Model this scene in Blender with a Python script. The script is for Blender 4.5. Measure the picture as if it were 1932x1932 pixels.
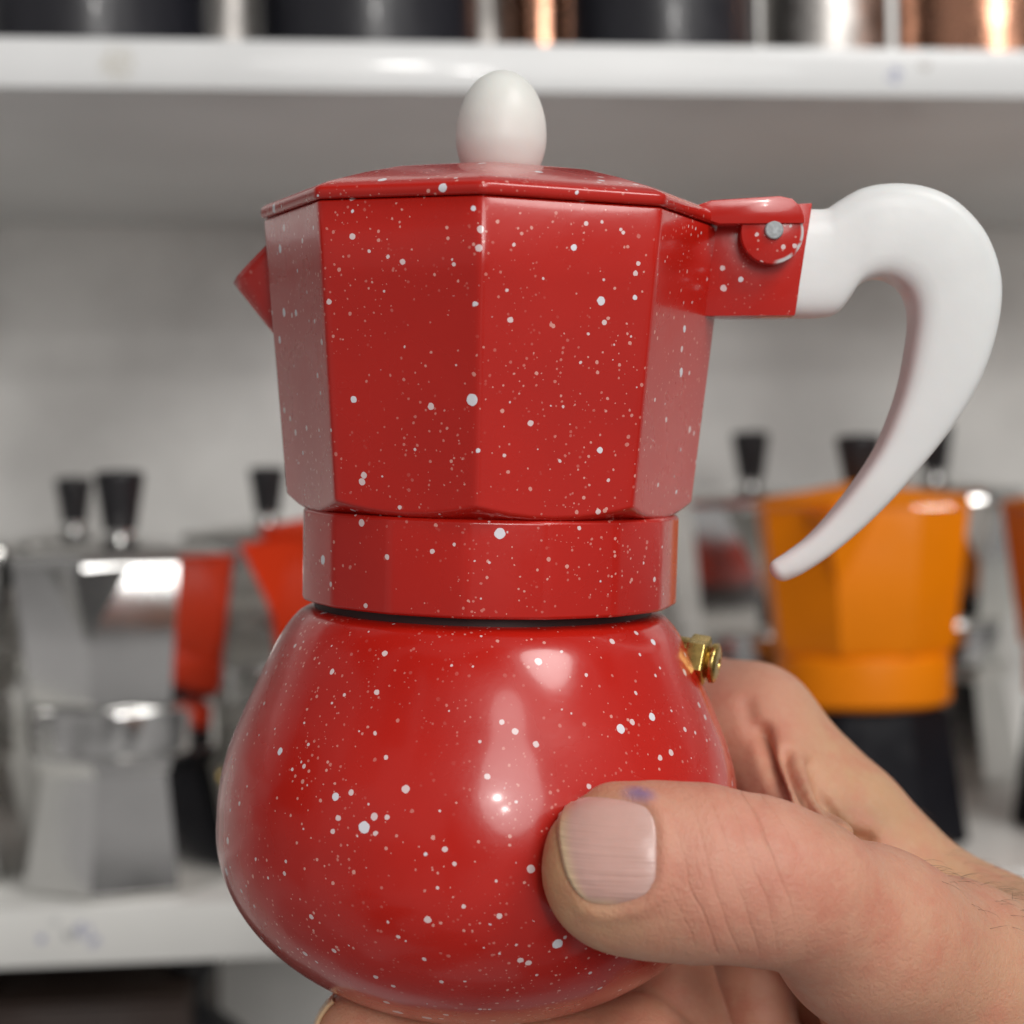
import bpy, bmesh, math, random
import numpy as np
from mathutils import Vector, Matrix
rad = math.radians
random.seed(7)
scene = bpy.context.scene
COL = scene.collection
for o in list(bpy.data.objects):
    bpy.data.objects.remove(o)

# ------------------------------------------------------------------ camera
F = 3320.0                      # focal length in units of 1/1932 of the picture width
HALF = 966.0
ROLL = rad(0.9)
CAM = Vector((0, 0, 1.30))
RIGHT = Vector((math.cos(ROLL), 0, -math.sin(ROLL)))
UP = Vector((math.sin(ROLL), 0, math.cos(ROLL)))
FWD = Vector((0, 1, 0))
CAMROT = Matrix((RIGHT, FWD, UP)).transposed()      # camera frame (right, forward, up) -> world

def at(u, v, d):
    return CAM + d * (FWD + RIGHT * ((u - HALF) / F) - UP * ((v - HALF) / F))

cam_data = bpy.data.cameras.new('camera')
cam = bpy.data.objects.new('camera', cam_data)
COL.objects.link(cam)
cam.matrix_world = Matrix.Translation(CAM) @ Matrix((RIGHT, UP, -FWD)).transposed().to_4x4()
cam_data.sensor_width = 36.0
cam_data.lens = 18.0 / (HALF / F)
cam_data.clip_start = 0.01
cam_data.clip_end = 50
cam_data.dof.use_dof = True
cam_data.dof.focus_distance = 0.228
cam_data.dof.aperture_fstop = (cam_data.lens / 1000.0) / 0.0034
scene.camera = cam

# ------------------------------------------------------------------ light
world = bpy.data.worlds.new('World')
scene.world = world
world.use_nodes = True
bg = world.node_tree.nodes['Background']
bg.inputs[0].default_value = (0.98, 0.985, 1.0, 1)
bg.inputs[1].default_value = 1.0
_wt = world.node_tree
_tc = _wt.nodes.new('ShaderNodeTexCoord')
_vo = _wt.nodes.new('ShaderNodeTexVoronoi'); _vo.feature = 'SMOOTH_F1'; _vo.inputs['Scale'].default_value = 3.2
_vo.inputs['Smoothness'].default_value = 0.25
_vo.distance = 'CHEBYCHEV'
_sc = _wt.nodes.new('ShaderNodeSeparateColor')
_mr = _wt.nodes.new('ShaderNodeMapRange')
_mr.inputs[1].default_value = 0.1; _mr.inputs[2].default_value = 0.9; _mr.inputs[3].default_value = 0.02; _mr.inputs[4].default_value = 0.30
_cm = _wt.nodes.new('ShaderNodeCombineColor')
_wt.links.new(_tc.outputs['Generated'], _vo.inputs['Vector'])
_wt.links.new(_vo.outputs['Color'], _sc.inputs[0])
_wt.links.new(_sc.outputs[0], _mr.inputs[0])
for _i, _g in enumerate((1.02, 0.985, 0.97)):
    _m = _wt.nodes.new('ShaderNodeMath'); _m.operation = 'MULTIPLY'; _m.inputs[1].default_value = _g
    _wt.links.new(_mr.outputs[0], _m.inputs[0]); _wt.links.new(_m.outputs[0], _cm.inputs[_i])
_wt.links.new(_cm.outputs[0], bg.inputs[0])      # random grey patches, same all round, added for reflections in place of the shop

def area(name, az, el, dist, size, power, col=(1, 0.975, 0.945), tgt=(0.0, 0.25, 1.29), sy=None):
    """a ceiling lamp of the shop, or an added fill light; az to the right of the camera's back, el above"""
    l = bpy.data.lights.new(name, 'AREA')
    l.shape = 'ELLIPSE' if sy else 'DISK'
    l.size = size
    if sy:
        l.size_y = sy
    l.energy = power
    l.color = col
    o = bpy.data.objects.new(name, l)
    COL.objects.link(o)
    t = Vector(tgt)
    d = Vector((math.sin(rad(az)) * math.cos(rad(el)), -math.cos(rad(az)) * math.cos(rad(el)), math.sin(rad(el))))
    o.location = t + d * dist
    o.rotation_euler = (-d).to_track_quat('-Z', 'Y').to_euler()
    return o
area('ceiling_or_fill_lamp', 47, 46, 1.9, 0.80, 15.5)
area('ceiling_or_fill_lamp', 15, 20, 3.2, 1.5, 37, sy=2.0)  # added broad fill for the shelf recess; also gives the bulb its sheen
area('ceiling_or_fill_lamp', 9, 20, 3.3, 0.15, 7)
area('ceiling_or_fill_lamp', 12, 14, 4.2, 0.13, 6)

scene.view_settings.view_transform = 'Standard'
scene.view_settings.look = 'None'
scene.view_settings.exposure = 0.1
scene.view_settings.gamma = 1.0
scene.view_settings.use_curve_mapping = False
scene.cycles.max_bounces = 8
scene.cycles.adaptive_threshold = 0.015

# ------------------------------------------------------------------ helpers
def tag(o, label, cat, group=None):
    o['label'] = label
    o['category'] = cat
    if group:
        o['group'] = group
    return o

def empty(name, mat):
    o = bpy.data.objects.new(name, None)
    o.empty_display_size = 0.01
    COL.objects.link(o)
    o.matrix_world = mat
    return o

def mesh_obj(name, verts, faces, mat, parent=None, sharp=35, smooth=True):
    me = bpy.data.meshes.new(name)
    me.from_pydata([tuple(v) for v in verts], [], [tuple(f) for f in faces])
    return finish(name, me, mat, parent, sharp, smooth)

def finish(name, me, mat, parent=None, sharp=35, smooth=True):
    bm = bmesh.new()
    bm.from_mesh(me)
    bmesh.ops.recalc_face_normals(bm, faces=bm.faces)
    bm.to_mesh(me)
    bm.free()
    if smooth:
        me.shade_smooth()
        if sharp:
            me.set_sharp_from_angle(angle=rad(sharp))
    if mat:
        me.materials.append(mat)
    o = bpy.data.objects.new(name, me)
    COL.objects.link(o)
    if parent:
        o.parent = parent
    return o

def grid_faces(nr, nc, closed=True, cap0=True, cap1=True):
    fs = []
    cols = nc if closed else nc - 1
    for r in range(nr - 1):
        for c in range(cols):
            a = r * nc + c
            b = r * nc + (c + 1) % nc
            fs.append((a, b, b + nc, a + nc))
    if cap0:
        fs.append(tuple(range(nc))[::-1])
    if cap1:
        fs.append(tuple(range((nr - 1) * nc, nr * nc)))
    return fs

def round_profile(pts, n=3):
    """pts: (r, z, fillet). Returns polyline with filleted corners."""
    out = []
    for i, p in enumerate(pts):
        r, z = p[0], p[1]
        f = p[2] if len(p) > 2 else 0
        if f <= 0 or i in (0, len(pts) - 1):
            out.append((r, z))
            continue
        P = Vector((r, z))
        A = Vector(pts[i - 1][:2]) - P
        B = Vector(pts[i + 1][:2]) - P
        fa = min(f, A.length * 0.48)
        fb = min(f, B.length * 0.48)
        a = P + A.normalized() * fa
        b = P + B.normalized() * fb
        for k in range(n + 1):
            t = k / n
            q = a * (1 - t) ** 2 + P * 2 * t * (1 - t) + b * t ** 2
            out.append((q.x, q.y))
    return out

def catmull(pts, n=8):
    P = [np.array(p, float) for p in pts]
    P = [2 * P[0] - P[1]] + P + [2 * P[-1] - P[-2]]
    out = []
    for i in range(1, len(P) - 2):
        for k in range(n):
            t = k / n
            a, b, c, d = P[i - 1], P[i], P[i + 1], P[i + 2]
            out.append(0.5 * (2 * b + (c - a) * t + (2 * a - 5 * b + 4 * c - d) * t * t + (3 * b - a - 3 * c + d) * t ** 3))
    out.append(P[-2])
    return out

def lathe(name, prof, mat, parent=None, seg=64, scale=1.0, mod=None, cap0=True, cap1=True, sharp=35, off=(0, 0, 0)):
    vs = []
    for r, z in prof:
        for c in range(seg):
            a = 2 * math.pi * c / seg
            rr = r * (mod(a, z) if mod else 1)
            vs.append((rr * math.sin(a) * scale + off[0], -rr * math.cos(a) * scale + off[1], z * scale + off[2]))
    return mesh_obj(name, vs, grid_faces(len(prof), seg, True, cap0, cap1), mat, parent, sharp)

def box_bm(bm, x0, x1, y0, y1, z0, z1):
    v = [bm.verts.new((x, y, z)) for x in (x0, x1) for y in (y0, y1) for z in (z0, z1)]
    for f in ((0, 1, 3, 2), (4, 6, 7, 5), (0, 4, 5, 1), (2, 3, 7, 6), (0, 2, 6, 4), (1, 5, 7, 3)):
        bm.faces.new([v[i] for i in f])

def bm_obj(name, bm, mat, parent=None, bevel=0, seg=2, sharp=40):
    bmesh.ops.recalc_face_normals(bm, faces=bm.faces)
    if bevel:
        es = [e for e in bm.edges if len(e.link_faces) == 2 and e.calc_face_angle(0) > rad(28)]
        bmesh.ops.bevel(bm, geom=es, offset=bevel, segments=seg, profile=0.5, affect='EDGES', clamp_overlap=True)
    me = bpy.data.meshes.new(name)
    bm.to_mesh(me)
    bm.free()
    return finish(name, me, mat, parent, sharp)

def box(name, x0, x1, y0, y1, z0, z1, mat, parent=None, bevel=0, seg=2):
    bm = bmesh.new()
    box_bm(bm, x0, x1, y0, y1, z0, z1)
    return bm_obj(name, bm, mat, parent, bevel, seg)

def prism(name, outline, y0, y1, mat, parent=None, bevel=0, seg=2, scale=1.0):
    """outline in (x, z), extruded along y"""
    bm = bmesh.new()
    a = [bm.verts.new((x * scale, y0 * scale, z * scale)) for x, z in outline]
    b = [bm.verts.new((x * scale, y1 * scale, z * scale)) for x, z in outline]
    n = len(outline)
    bm.faces.new(a)
    bm.faces.new(b[::-1])
    for i in range(n):
        bm.faces.new((a[i], b[i], b[(i + 1) % n], a[(i + 1) % n]))
    return bm_obj(name, bm, mat, parent, bevel, seg)

# ------------------------------------------------------------------ materials
class NT:
    def __init__(s, name):
        s.m = bpy.data.materials.new(name)
        s.m.use_nodes = True
        s.t = s.m.node_tree
        s.b = s.t.nodes['Principled BSDF']
        s._tc = None
    def n(s, typ, **kw):
        nd = s.t.nodes.new(typ)
        for k, v in kw.items():
            setattr(nd, k, v)
        return nd
    def l(s, a, b):
        s.t.links.new(a, b)
    def tc(s, out='Object'):
        if not s._tc:
            s._tc = s.n('ShaderNodeTexCoord')
        return s._tc.outputs[out]
    def noise(s, scale, detail=3, rough=0.5, vec=None, out='Fac'):
        nd = s.n('ShaderNodeTexNoise')
        nd.inputs['Scale'].default_value = scale
        nd.inputs['Detail'].default_value = detail
        nd.inputs['Roughness'].default_value = rough
        s.l(vec or s.tc(), nd.inputs['Vector'])
        return nd.outputs[out]
    def math(s, op, a, b=None, c=None, clamp=False):
        nd = s.n('ShaderNodeMath', operation=op, use_clamp=clamp)
        for i, x in enumerate((a, b, c)):
            if x is None:
                continue
            if isinstance(x, (int, float)):
                nd.inputs[i].default_value = x
            else:
                s.l(x, nd.inputs[i])
        return nd.outputs[0]
    def ramp(s, x, a, b, lo=0.0, hi=1.0):
        nd = s.n('ShaderNodeMapRange', interpolation_type='SMOOTHSTEP')
        for i, v in enumerate((None, a, b, lo, hi)):
            if v is not None:
                nd.inputs[i].default_value = v
        s.l(x, nd.inputs[0])
        return nd.outputs[0]
    def mix(s, fac, a, b):
        nd = s.n('ShaderNodeMix', data_type='RGBA')
        for i, x in ((0, fac), (6, a), (7, b)):
            if isinstance(x, (int, float)):
                nd.inputs[i].default_value = x
            elif isinstance(x, tuple):
                nd.inputs[i].default_value = (*x, 1) if len(x) == 3 else x
            else:
                s.l(x, nd.inputs[i])
        return nd.outputs[2]
    def bump(s, h, strength, dist, prev=None):
        nd = s.n('ShaderNodeBump')
        nd.inputs['Strength'].default_value = strength
        nd.inputs['Distance'].default_value = dist
        s.l(h, nd.inputs['Height'])
        if prev:
            s.l(prev, nd.inputs['Normal'])
        return nd.outputs[0]
    def set(s, **kw):
        for k, v in kw.items():
            k = k.replace('_', ' ')
            i = s.b.inputs[k]
            if isinstance(v, (int, float)):
                i.default_value = v
            elif isinstance(v, tuple):
                i.default_value = (*v, 1) if (len(v) == 3 and i.type == 'RGBA') else v
            else:
                s.l(v, i)
        return s

def speckle(nt, scale, prob, rmin, rmax, seed):
    """round paint flecks: one candidate per voronoi cell, kept with chance prob"""
    mp = nt.n('ShaderNodeMapping')
    mp.inputs['Location'].default_value = (seed * 1.37, seed * 0.71, seed * 2.13)
    nt.l(nt.tc(), mp.inputs['Vector'])
    vo = nt.n('ShaderNodeTexVoronoi', feature='F1')
    vo.inputs['Scale'].default_value = scale
    if not hasattr(nt, 'jit'):
        nz = nt.noise(1700, 1, out='Color')
        jm = nt.n('ShaderNodeVectorMath', operation='MULTIPLY_ADD')
        jm.inputs[1].default_value = (0.0002,) * 3
        jm.inputs[2].default_value = (-0.0001,) * 3
        nt.l(nz, jm.inputs[0])
        nt.jit = jm.outputs[0]
    ja = nt.n('ShaderNodeVectorMath', operation='ADD')
    nt.l(mp.outputs[0], ja.inputs[0])
    nt.l(nt.jit, ja.inputs[1])
    nt.l(ja.outputs[0], vo.inputs['Vector'])
    sep = nt.n('ShaderNodeSeparateColor')
    nt.l(vo.outputs['Color'], sep.inputs[0])
    keep = nt.math('LESS_THAN', sep.outputs[0], prob)
    q = nt.math('POWER', sep.outputs[1], 2.2)
    rr = nt.math('MULTIPLY_ADD', q, rmax - rmin, rmin)
    d = nt.math('SUBTRACT', rr, vo.outputs['Distance'])
    e = nt.ramp(d, 0.0, 0.02)
    return nt.math('MULTIPLY', e, keep)

def enamel(name, chip=None):
    nt = NT(name)
    big = speckle(nt, 250, 0.38, 0.08, 0.215, 1)
    mid = speckle(nt, 440, 0.68, 0.07, 0.24, 5)
    tiny = speckle(nt, 820, 0.85, 0.08, 0.25, 9)
    dens = nt.ramp(nt.noise(55, 2), 0.32, 0.58)
    dust = nt.math('MULTIPLY', speckle(nt, 1350, 0.8, 0.10, 0.30, 13), nt.ramp(nt.noise(75, 2), 0.40, 0.62))
    tiny = nt.math('MULTIPLY', tiny, dens)
    base = nt.mix(nt.ramp(nt.noise(38, 4), 0.3, 0.75), (0.53, 0.0135, 0.0065), (0.46, 0.0115, 0.006))
    c = nt.mix(nt.math('MULTIPLY', dust, 0.5), base, (0.80, 0.36, 0.30))
    c = nt.mix(nt.math('MULTIPLY', tiny, 0.78), c, (0.80, 0.42, 0.36))
    c = nt.mix(nt.math('MULTIPLY', mid, 0.85), c, (0.82, 0.70, 0.70))
    c = nt.mix(big, c, (0.78, 0.77, 0.82))
    rgh = nt.ramp(nt.noise(70, 4), 0.25, 0.8, 0.22, 0.34)
    scr = nt.n('ShaderNodeMapping')
    scr.inputs['Scale'].default_value = (40, 40, 400)
    scr.inputs['Rotation'].default_value = (0.4, 0.7, 0.2)
    nt.l(nt.tc(), scr.inputs['Vector'])
    b = nt.bump(nt.noise(900, 2), 0.06, 0.0002)
    b = nt.bump(nt.noise(120, 2), 0.10, 0.0004, b)
    b = nt.bump(big, 0.3, 0.00006, b)
    nt.set(Base_Color=c, Roughness=rgh, Normal=b, Coat_Weight=0.5, Coat_Roughness=0.10, Coat_IOR=1.5, Specular_IOR_Level=0.4)
    if chip:
        # bare casting where the paint has been knocked off the lug's rim
        sx = nt.n('ShaderNodeSeparateXYZ')
        nt.l(nt.tc(), sx.inputs[0])
        ax = nt.math('SUBTRACT', sx.outputs[0], chip[0])
        az = nt.math('SUBTRACT', chip[1], sx.outputs[2])
        rr = nt.math('SQRT', nt.math('ADD', nt.math('MULTIPLY', ax, ax), nt.math('MULTIPLY', az, az)))
        side = nt.math('ADD', ax, nt.math('MULTIPLY', az, 0.45))
        m = nt.math('MULTIPLY', nt.ramp(rr, chip[2] * 0.88, chip[2] * 0.95), nt.ramp(side, chip[2] * 0.45, chip[2] * 0.7))
        m = nt.math('MULTIPLY', m, nt.ramp(nt.noise(420, 3), 0.28, 0.40))
        nt.set(Base_Color=nt.mix(m, c, (0.62, 0.60, 0.60)))
        nt.set(Coat_Weight=nt.math('MULTIPLY_ADD', m, -0.5, 0.5))
    return nt.m

def plain(name, col, rough=0.4, metal=0.0, coat=0.0, var=0.08, vscale=30, bumpv=0.0, bscale=200, sss=0.0, spec=0.5):
    nt = NT(name)
    k = 1 - var
    c = nt.mix(nt.ramp(nt.noise(vscale, 4), 0.3, 0.7), tuple(x * k for x in col), tuple(min(1, x * (1 + var * 0.5)) for x in col))
    r = nt.ramp(nt.noise(vscale * 2.3, 4), 0.25, 0.75, rough * 0.85, min(1, rough * 1.2))
    nt.set(Base_Color=c, Roughness=r, Metallic=metal, Coat_Weight=coat, Coat_Roughness=0.08, Specular_IOR_Level=spec)
    if bumpv:
        nt.set(Normal=nt.bump(nt.noise(bscale, 3), bumpv, 0.001))
    if sss:
        nt.set(Subsurface_Weight=sss, Subsurface_Radius=(0.004, 0.003, 0.0025))
    return nt.m

M = {}
M['red'] = enamel('red_speckled_enamel')
M['white_plastic'] = plain('white_plastic', (0.80, 0.815, 0.81), 0.36, var=0.03, vscale=60, bumpv=0.03, bscale=500, sss=0.25)
M['knob_plastic'] = plain('ivory_plastic', (0.80, 0.81, 0.77), 0.42, var=0.04, vscale=80, bumpv=0.03, bscale=500, sss=0.25)
M['brass'] = plain('brass', (0.56, 0.40, 0.13), 0.28, 1.0, var=0.25, vscale=500, bumpv=0.05, bscale=900)
M['valve_dark'] = plain('dark_red_bore', (0.06, 0.012, 0.01), 0.5)
M['pin'] = plain('zinc_pin', (0.40, 0.43, 0.44), 0.55, 0.4, var=0.2, vscale=700, bumpv=0.1, bscale=1200)
M['gasket'] = plain('dark_gasket', (0.035, 0.008, 0.008), 0.55)
M['alu'] = plain('polished_aluminium', (0.80, 0.795, 0.78), 0.16, 1.0, var=0.08, vscale=25, bumpv=0.02, bscale=60)
M['black_plastic'] = plain('black_plastic', (0.012, 0.011, 0.013), 0.38, var=0.2)
M['black_enamel'] = plain('black_enamel', (0.012, 0.012, 0.017), 0.40, coat=0.25, var=0.2)
M['black_coat'] = plain('black_coating', (0.008, 0.008, 0.011), 0.6, var=0.2, spec=0.15)
M['orange'] = plain('orange_enamel', (0.84, 0.225, 0.0), 0.5, coat=0.0, var=0.05, spec=0.22)
M['scarlet'] = plain('scarlet_enamel', (0.72, 0.04, 0.003), 0.4, coat=0.0, var=0.05, spec=0.3)
M['copper'] = plain('hammered_copper', (0.68, 0.34, 0.22), 0.26, 1.0, var=0.15, vscale=60, bumpv=0.35, bscale=130)
M['hammered'] = plain('hammered_silver', (0.55, 0.525, 0.50), 0.42, 1.0, var=0.2, vscale=60, bumpv=0.8, bscale=70)
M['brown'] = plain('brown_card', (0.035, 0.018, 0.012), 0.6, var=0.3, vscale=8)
M['wall'] = plain('grey_wall_panel', (0.88, 0.865, 0.84), 0.25, var=0.3, vscale=7, bumpv=0.08, bscale=14)  # uneven colour imitates blurred reflections in the panel

def shelf_material(name, marks, col=(0.80, 0.81, 0.81)):
    """white laminate with a few ink scribbles on the edge; marks: (x, y, z, radius, colour)"""
    nt = NT(name)
    c = nt.mix(nt.ramp(nt.noise(14, 5), 0.3, 0.75), col, tuple(x * 0.93 for x in col))
    for (x, y, z, r, ink) in marks:
        vm = nt.n('ShaderNodeVectorMath', operation='DISTANCE')
        vm.inputs[1].default_value = (x, y, z)
        nt.l(nt.tc(), vm.inputs[0])
        m = nt.math('MULTIPLY', nt.ramp(vm.outputs['Value'], r, r * 0.4, 0, 0.8), nt.ramp(nt.noise(520, 2), 0.42, 0.56))
        c = nt.mix(m, c, ink)
    nt.set(Base_Color=c, Roughness=nt.ramp(nt.noise(20, 3), 0.3, 0.7, 0.42, 0.5), Coat_Weight=0.35, Coat_Roughness=0.06)
    return nt.m

# ------------------------------------------------------------------ shelving
YAW = rad(6.2)
S_ORG = at(966, 1679, 0.652)                         # front top edge of the lower board
SM = Matrix.Translation(S_ORG) @ Matrix.Rotation(YAW, 4, 'Z')
def shelf_pt(u, back, z=0.0):
    """shelf-local x for a picture column, at 'back' metres behind the front edge"""
    n = SM.to_3x3() @ Vector((0, 1, 0))
    o = SM @ Vector((0, back, 0))
    d = FWD + RIGHT * ((u - HALF) / F)
    t = (o - CAM).dot(n) / d.dot(n)
    p = SM.inverted() @ (CAM + d * t)
    return p.x, back, z

DEPTH = 0.30
GAP = 0.2955
shelf_x = 1.3
INK = (0.10, 0.12, 0.35)
def edge_x(u):
    return shelf_pt(u, 0)[0]
lo_marks = [(edge_x(65), 0, -0.011, 0.0022, INK), (edge_x(145), 0, -0.0085, 0.004, INK), (edge_x(120), 0, -0.010, 0.0035, (0.12, 0.13, 0.15)),
            (edge_x(90), 0, -0.005, 0.002, (0.15, 0.16, 0.2)), (edge_x(165), 0, -0.013, 0.003, INK)]
up_marks = [(edge_x(1700), 0, GAP + 0.008, 0.0045, INK), (edge_x(1757), 0, GAP + 0.012, 0.003, (0.2, 0.15, 0.1)),
            (edge_x(235), 0, GAP + 0.009, 0.009, (0.55, 0.52, 0.44))]
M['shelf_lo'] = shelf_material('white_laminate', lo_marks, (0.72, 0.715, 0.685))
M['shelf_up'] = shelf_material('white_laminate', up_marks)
rack = empty('display_shelf', SM)
tag(rack, 'white laminate display shelf with an upper and a lower board holding coffee pots', 'shelf')
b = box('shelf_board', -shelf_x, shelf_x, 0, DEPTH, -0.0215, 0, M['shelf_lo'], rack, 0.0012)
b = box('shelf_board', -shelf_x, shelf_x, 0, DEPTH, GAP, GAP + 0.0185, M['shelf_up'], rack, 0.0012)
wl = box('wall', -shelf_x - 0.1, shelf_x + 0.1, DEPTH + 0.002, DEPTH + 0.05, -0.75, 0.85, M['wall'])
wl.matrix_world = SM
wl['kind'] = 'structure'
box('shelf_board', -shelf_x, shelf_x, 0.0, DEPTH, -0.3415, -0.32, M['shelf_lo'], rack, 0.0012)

# ------------------------------------------------------------------ octagonal coffee pots
PH8 = [22.5 + 45 * k for k in range(8)]
def oct_angles():
    out = []
    for k in range(8):
        for d in (0, 0.5, 1.1, 2.0, 4.0, 9.0, 15.0, 22.5, 30.0, 36.0, 41.0, 43.0, 43.9, 44.5):
            out.append(rad(45 * k + d))
    return out
ANG = oct_angles()
def oct_shape(a, p=170.0):
    """radius of a rounded octagon with corner radius 1; corners at 0, 45 ... degrees"""
    s = 0.0
    for k in PH8:
        c = math.cos(a - rad(k))
        if c > 0.5:
            s += (c / 0.93) ** p
    return math.cos(rad(22.5)) / (0.93 * s ** (1.0 / p))

def oct_loft(name, rows, mat, parent, scale, p=170.0, sharp=35, angs=None, rot=0.0, ox=0.0, shape=None):
    """rows: (R, z) or (R, z, roundness 0..1)"""
    angs = angs or ANG
    sh = [(shape or oct_shape)(a, p) for a in angs]
    vs = []
    for row in rows:
        w = row[2] if len(row) > 2 else 0.0
        for a, k in zip(angs, sh):
            r = row[0] * (k * (1 - w) + w) * scale
            vs.append((r * math.sin(a + rot) + ox, -r * math.cos(a + rot), row[1] * scale))
    return mesh_obj(name, vs, grid_faces(len(rows), len(angs)), mat, parent, sharp)

RED_V = [-2.2, 41.0, 90.0, 138.0, 180.0, 222.0, 270.0, 317.0]
def red_shape(a, p=170.0):
    s = 0.0
    for i in range(8):
        v0, v1 = RED_V[i], RED_V[(i + 1) % 8] + (360 if i == 7 else 0)
        c = math.cos(a - rad((v0 + v1) / 2))
        if c > 0.4:
            s += (c / math.cos(rad((v1 - v0) / 2))) ** p
    return s ** (-1.0 / p)
RED_ANG = []
for _i in range(8):
    _v0, _v1 = RED_V[_i], RED_V[(_i + 1) % 8] + (360 if _i == 7 else 0)
    for _d in (0, 0.5, 1.1, 2.0, 4.0, 9.0, 15.0, 22.5, 30.0, 36.0, 41.0, 43.0, 43.9, 44.5):
        RED_ANG.append(rad(_v0 + (_v1 - _v0) * _d / 45.0))
LOW_ANG = [rad(45 * k) for k in range(8)]
def moka(loc_s, rotz, label, mats, scale=0.000211, knob_h=90, group=None, wf=1.0, name='coffee_pot', flange=False, valve=170):
    """stove-top pot; px-like units: 675 tall. Spout towards local -y, handle towards +y."""
    top, base, kn = mats
    root = empty(name, SM @ Matrix.Translation(loc_s) @ Matrix.Rotation(rotz, 4, 'Z'))
    tag(root, label, 'coffee pot', group)
    root.scale = (wf, wf, 1)
    s = scale
    oct_loft('boiler', [(186, 0), (190, 4), (190, 10), (158, 240), (152, 252, 0.6), (140, 262, 1)] if not flange else
             [(178, 0, 0.3), (186, 5, 0.1), (187, 12), (152, 225), (158, 238, 0.5), (166, 250, 1), (166, 262, 1), (158, 268, 1), (140, 270, 1)], base, root, s, angs=LOW_ANG)
    lathe('collar', round_profile([(140, 258), (160, 268, 4), (161, 352, 6), (150, 362)]), top, root, 48, s)
    oct_loft('top_chamber', [(150, 358, 1), (163, 364, 0.5), (171, 378), (200, 636), (198, 640)], top, root, s, angs=LOW_ANG)
    lid = oct_loft('lid', [(204, 641), (205, 652), (196, 660), (120, 672), (40, 686, 1), (26, 690, 1)], top, root, s, angs=LOW_ANG)
    z0 = 688
    if knob_h > 110:
        lathe('knob_stem', [(21, z0 - 4), (21, z0 + 13)], M['alu'], lid, 24, s)
        z0 += 12
        knob_h -= 18
    lathe('knob', round_profile([(25, z0), (28, z0 + 2, 2), (43, z0 + knob_h - 8, 6), (40, z0 + knob_h, 4), (0.5, z0 + knob_h + 4)]), kn, lid, 24, s)
    # beak: open V trough leaning out from the front corner
    zt, zb = 634, 490
    R = lambda z: 171 + (200 - 171) * (z - 378) / (636 - 378)
    def bp(x, y, z):
        return (x * s, y * s, z * s)
    hw = 72
    vs = [bp(0, -R(zb) - 0, zb), bp(-hw, -R(zt) + hw * 0.414 + 2, zt), bp(hw, -R(zt) + hw * 0.414 + 2, zt), bp(0, -R(zt) - 52, zt - 6),
          bp(0, -R(zt) + 30, zt), bp(0, -R(zb) + 24, zb)]
    vs += [bp(-hw + 12, -R(zt) + hw * 0.414 + 2, zt - 1), bp(hw - 12, -R(zt) + hw * 0.414 + 2, zt - 1), bp(0, -R(zt) - 38, zt - 7), bp(0, -R(zb) - 2, zb + 40)]
    fs = [(0, 3, 1), (0, 2, 3), (1, 3, 8, 6), (3, 2, 7, 8), (6, 8, 9), (8, 7, 9), (0, 1, 5), (0, 5, 2), (1, 6, 9, 5), (7, 2, 5, 9)]
    mesh_obj('spout', vs, fs, top, root, 20)
    box('hinge_bracket', -16 * s, 16 * s, 176 * s, 232 * s, 560 * s, 648 * s, top, root, 3 * s)
    outl = catmull([(225, 640), (285, 652), (330, 630), (340, 560), (330, 470), (318, 400), (306, 330)], 5)
    hv, hn = [], 10
    for i, q in enumerate(outl):
        t = outl[min(i + 1, len(outl) - 1)] - outl[max(i - 1, 0)]
        t = t / np.linalg.norm(t)
        nrm = np.array((-t[1], t[0]))
        for k in range(hn):
            a = 2 * math.pi * k / hn
            w = 26 * (1 - 0.25 * i / len(outl))
            q2 = q + nrm * math.cos(a) * w
            hv.append((math.sin(a) * 22 * s, q2[0] * s, q2[1] * s))
    mesh_obj('handle', hv, grid_faces(len(outl), hn), kn, root, 60)
    va = lathe('safety_valve', round_profile([(14, 0), (14, 10, 2), (9, 12), (9, 20, 2), (0.5, 21)]), M['brass'], root, 12, s)
    va.matrix_local = Matrix.Rotation(rad(valve), 4, 'Z') @ Matrix.Translation((0, -164 * s, 195 * s)) @ Matrix.Rotation(rad(82), 4, 'X')
    return root

ALU = (M['alu'], M['alu'], M['black_plastic'])
def put(u, back, rot, label, mats, scale=0.000211, knob_h=90, **kw):
    return moka(Vector(shelf_pt(u, back, 0.0006)), rad(rot), label, mats, scale, knob_h, **kw)
G = 'coffee pots on the lower shelf'
put(226, 0.047, -11, 'polished aluminium octagonal pot with black knob, foremost on the left of the shelf', ALU, 0.000192, 138, flange=True, group=G, valve=105, wf=1.17)
put(-140, 0.064, 10, 'aluminium octagonal pot cut off by the left edge of the picture', ALU, 0.000196, 135, flange=True, group=G)
put(140, 0.170, 20, 'aluminium pot behind the foremost one, only its smaller black knob showing', ALU, 0.000196, 124, flange=True, group=G)
put(672, 0.062, -62, 'scarlet pot with black base half hidden behind the left of the speckled pot', (M['scarlet'], M['black_coat'], M['black_plastic']), 0.000205, 60, group=G)
put(505, 0.185, 15, 'aluminium pot in the back row beside the scarlet pot', ALU, 0.000200, 128, flange=True, group=G)
put(1622, 0.076, -30, 'orange pot with black base standing behind the white hook handle', (M['orange'], M['black_coat'], M['black_plastic']), 0.000217, 92, group=G, wf=1.05)
put(1418, 0.215, -10, 'aluminium pot in the back row left of the orange pot', ALU, 0.000219, 128, flange=True, group=G)
put(1765, 0.235, 12, 'aluminium pot in the back row right behind the orange pot', ALU, 0.000224, 128, flange=True, group=G)
put(2085, 0.078, -20, 'orange pot with black base cut off by the right edge of the picture', (M['orange'], M['black_coat'], M['black_plastic']), 0.000214, 92, group=G)

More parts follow.
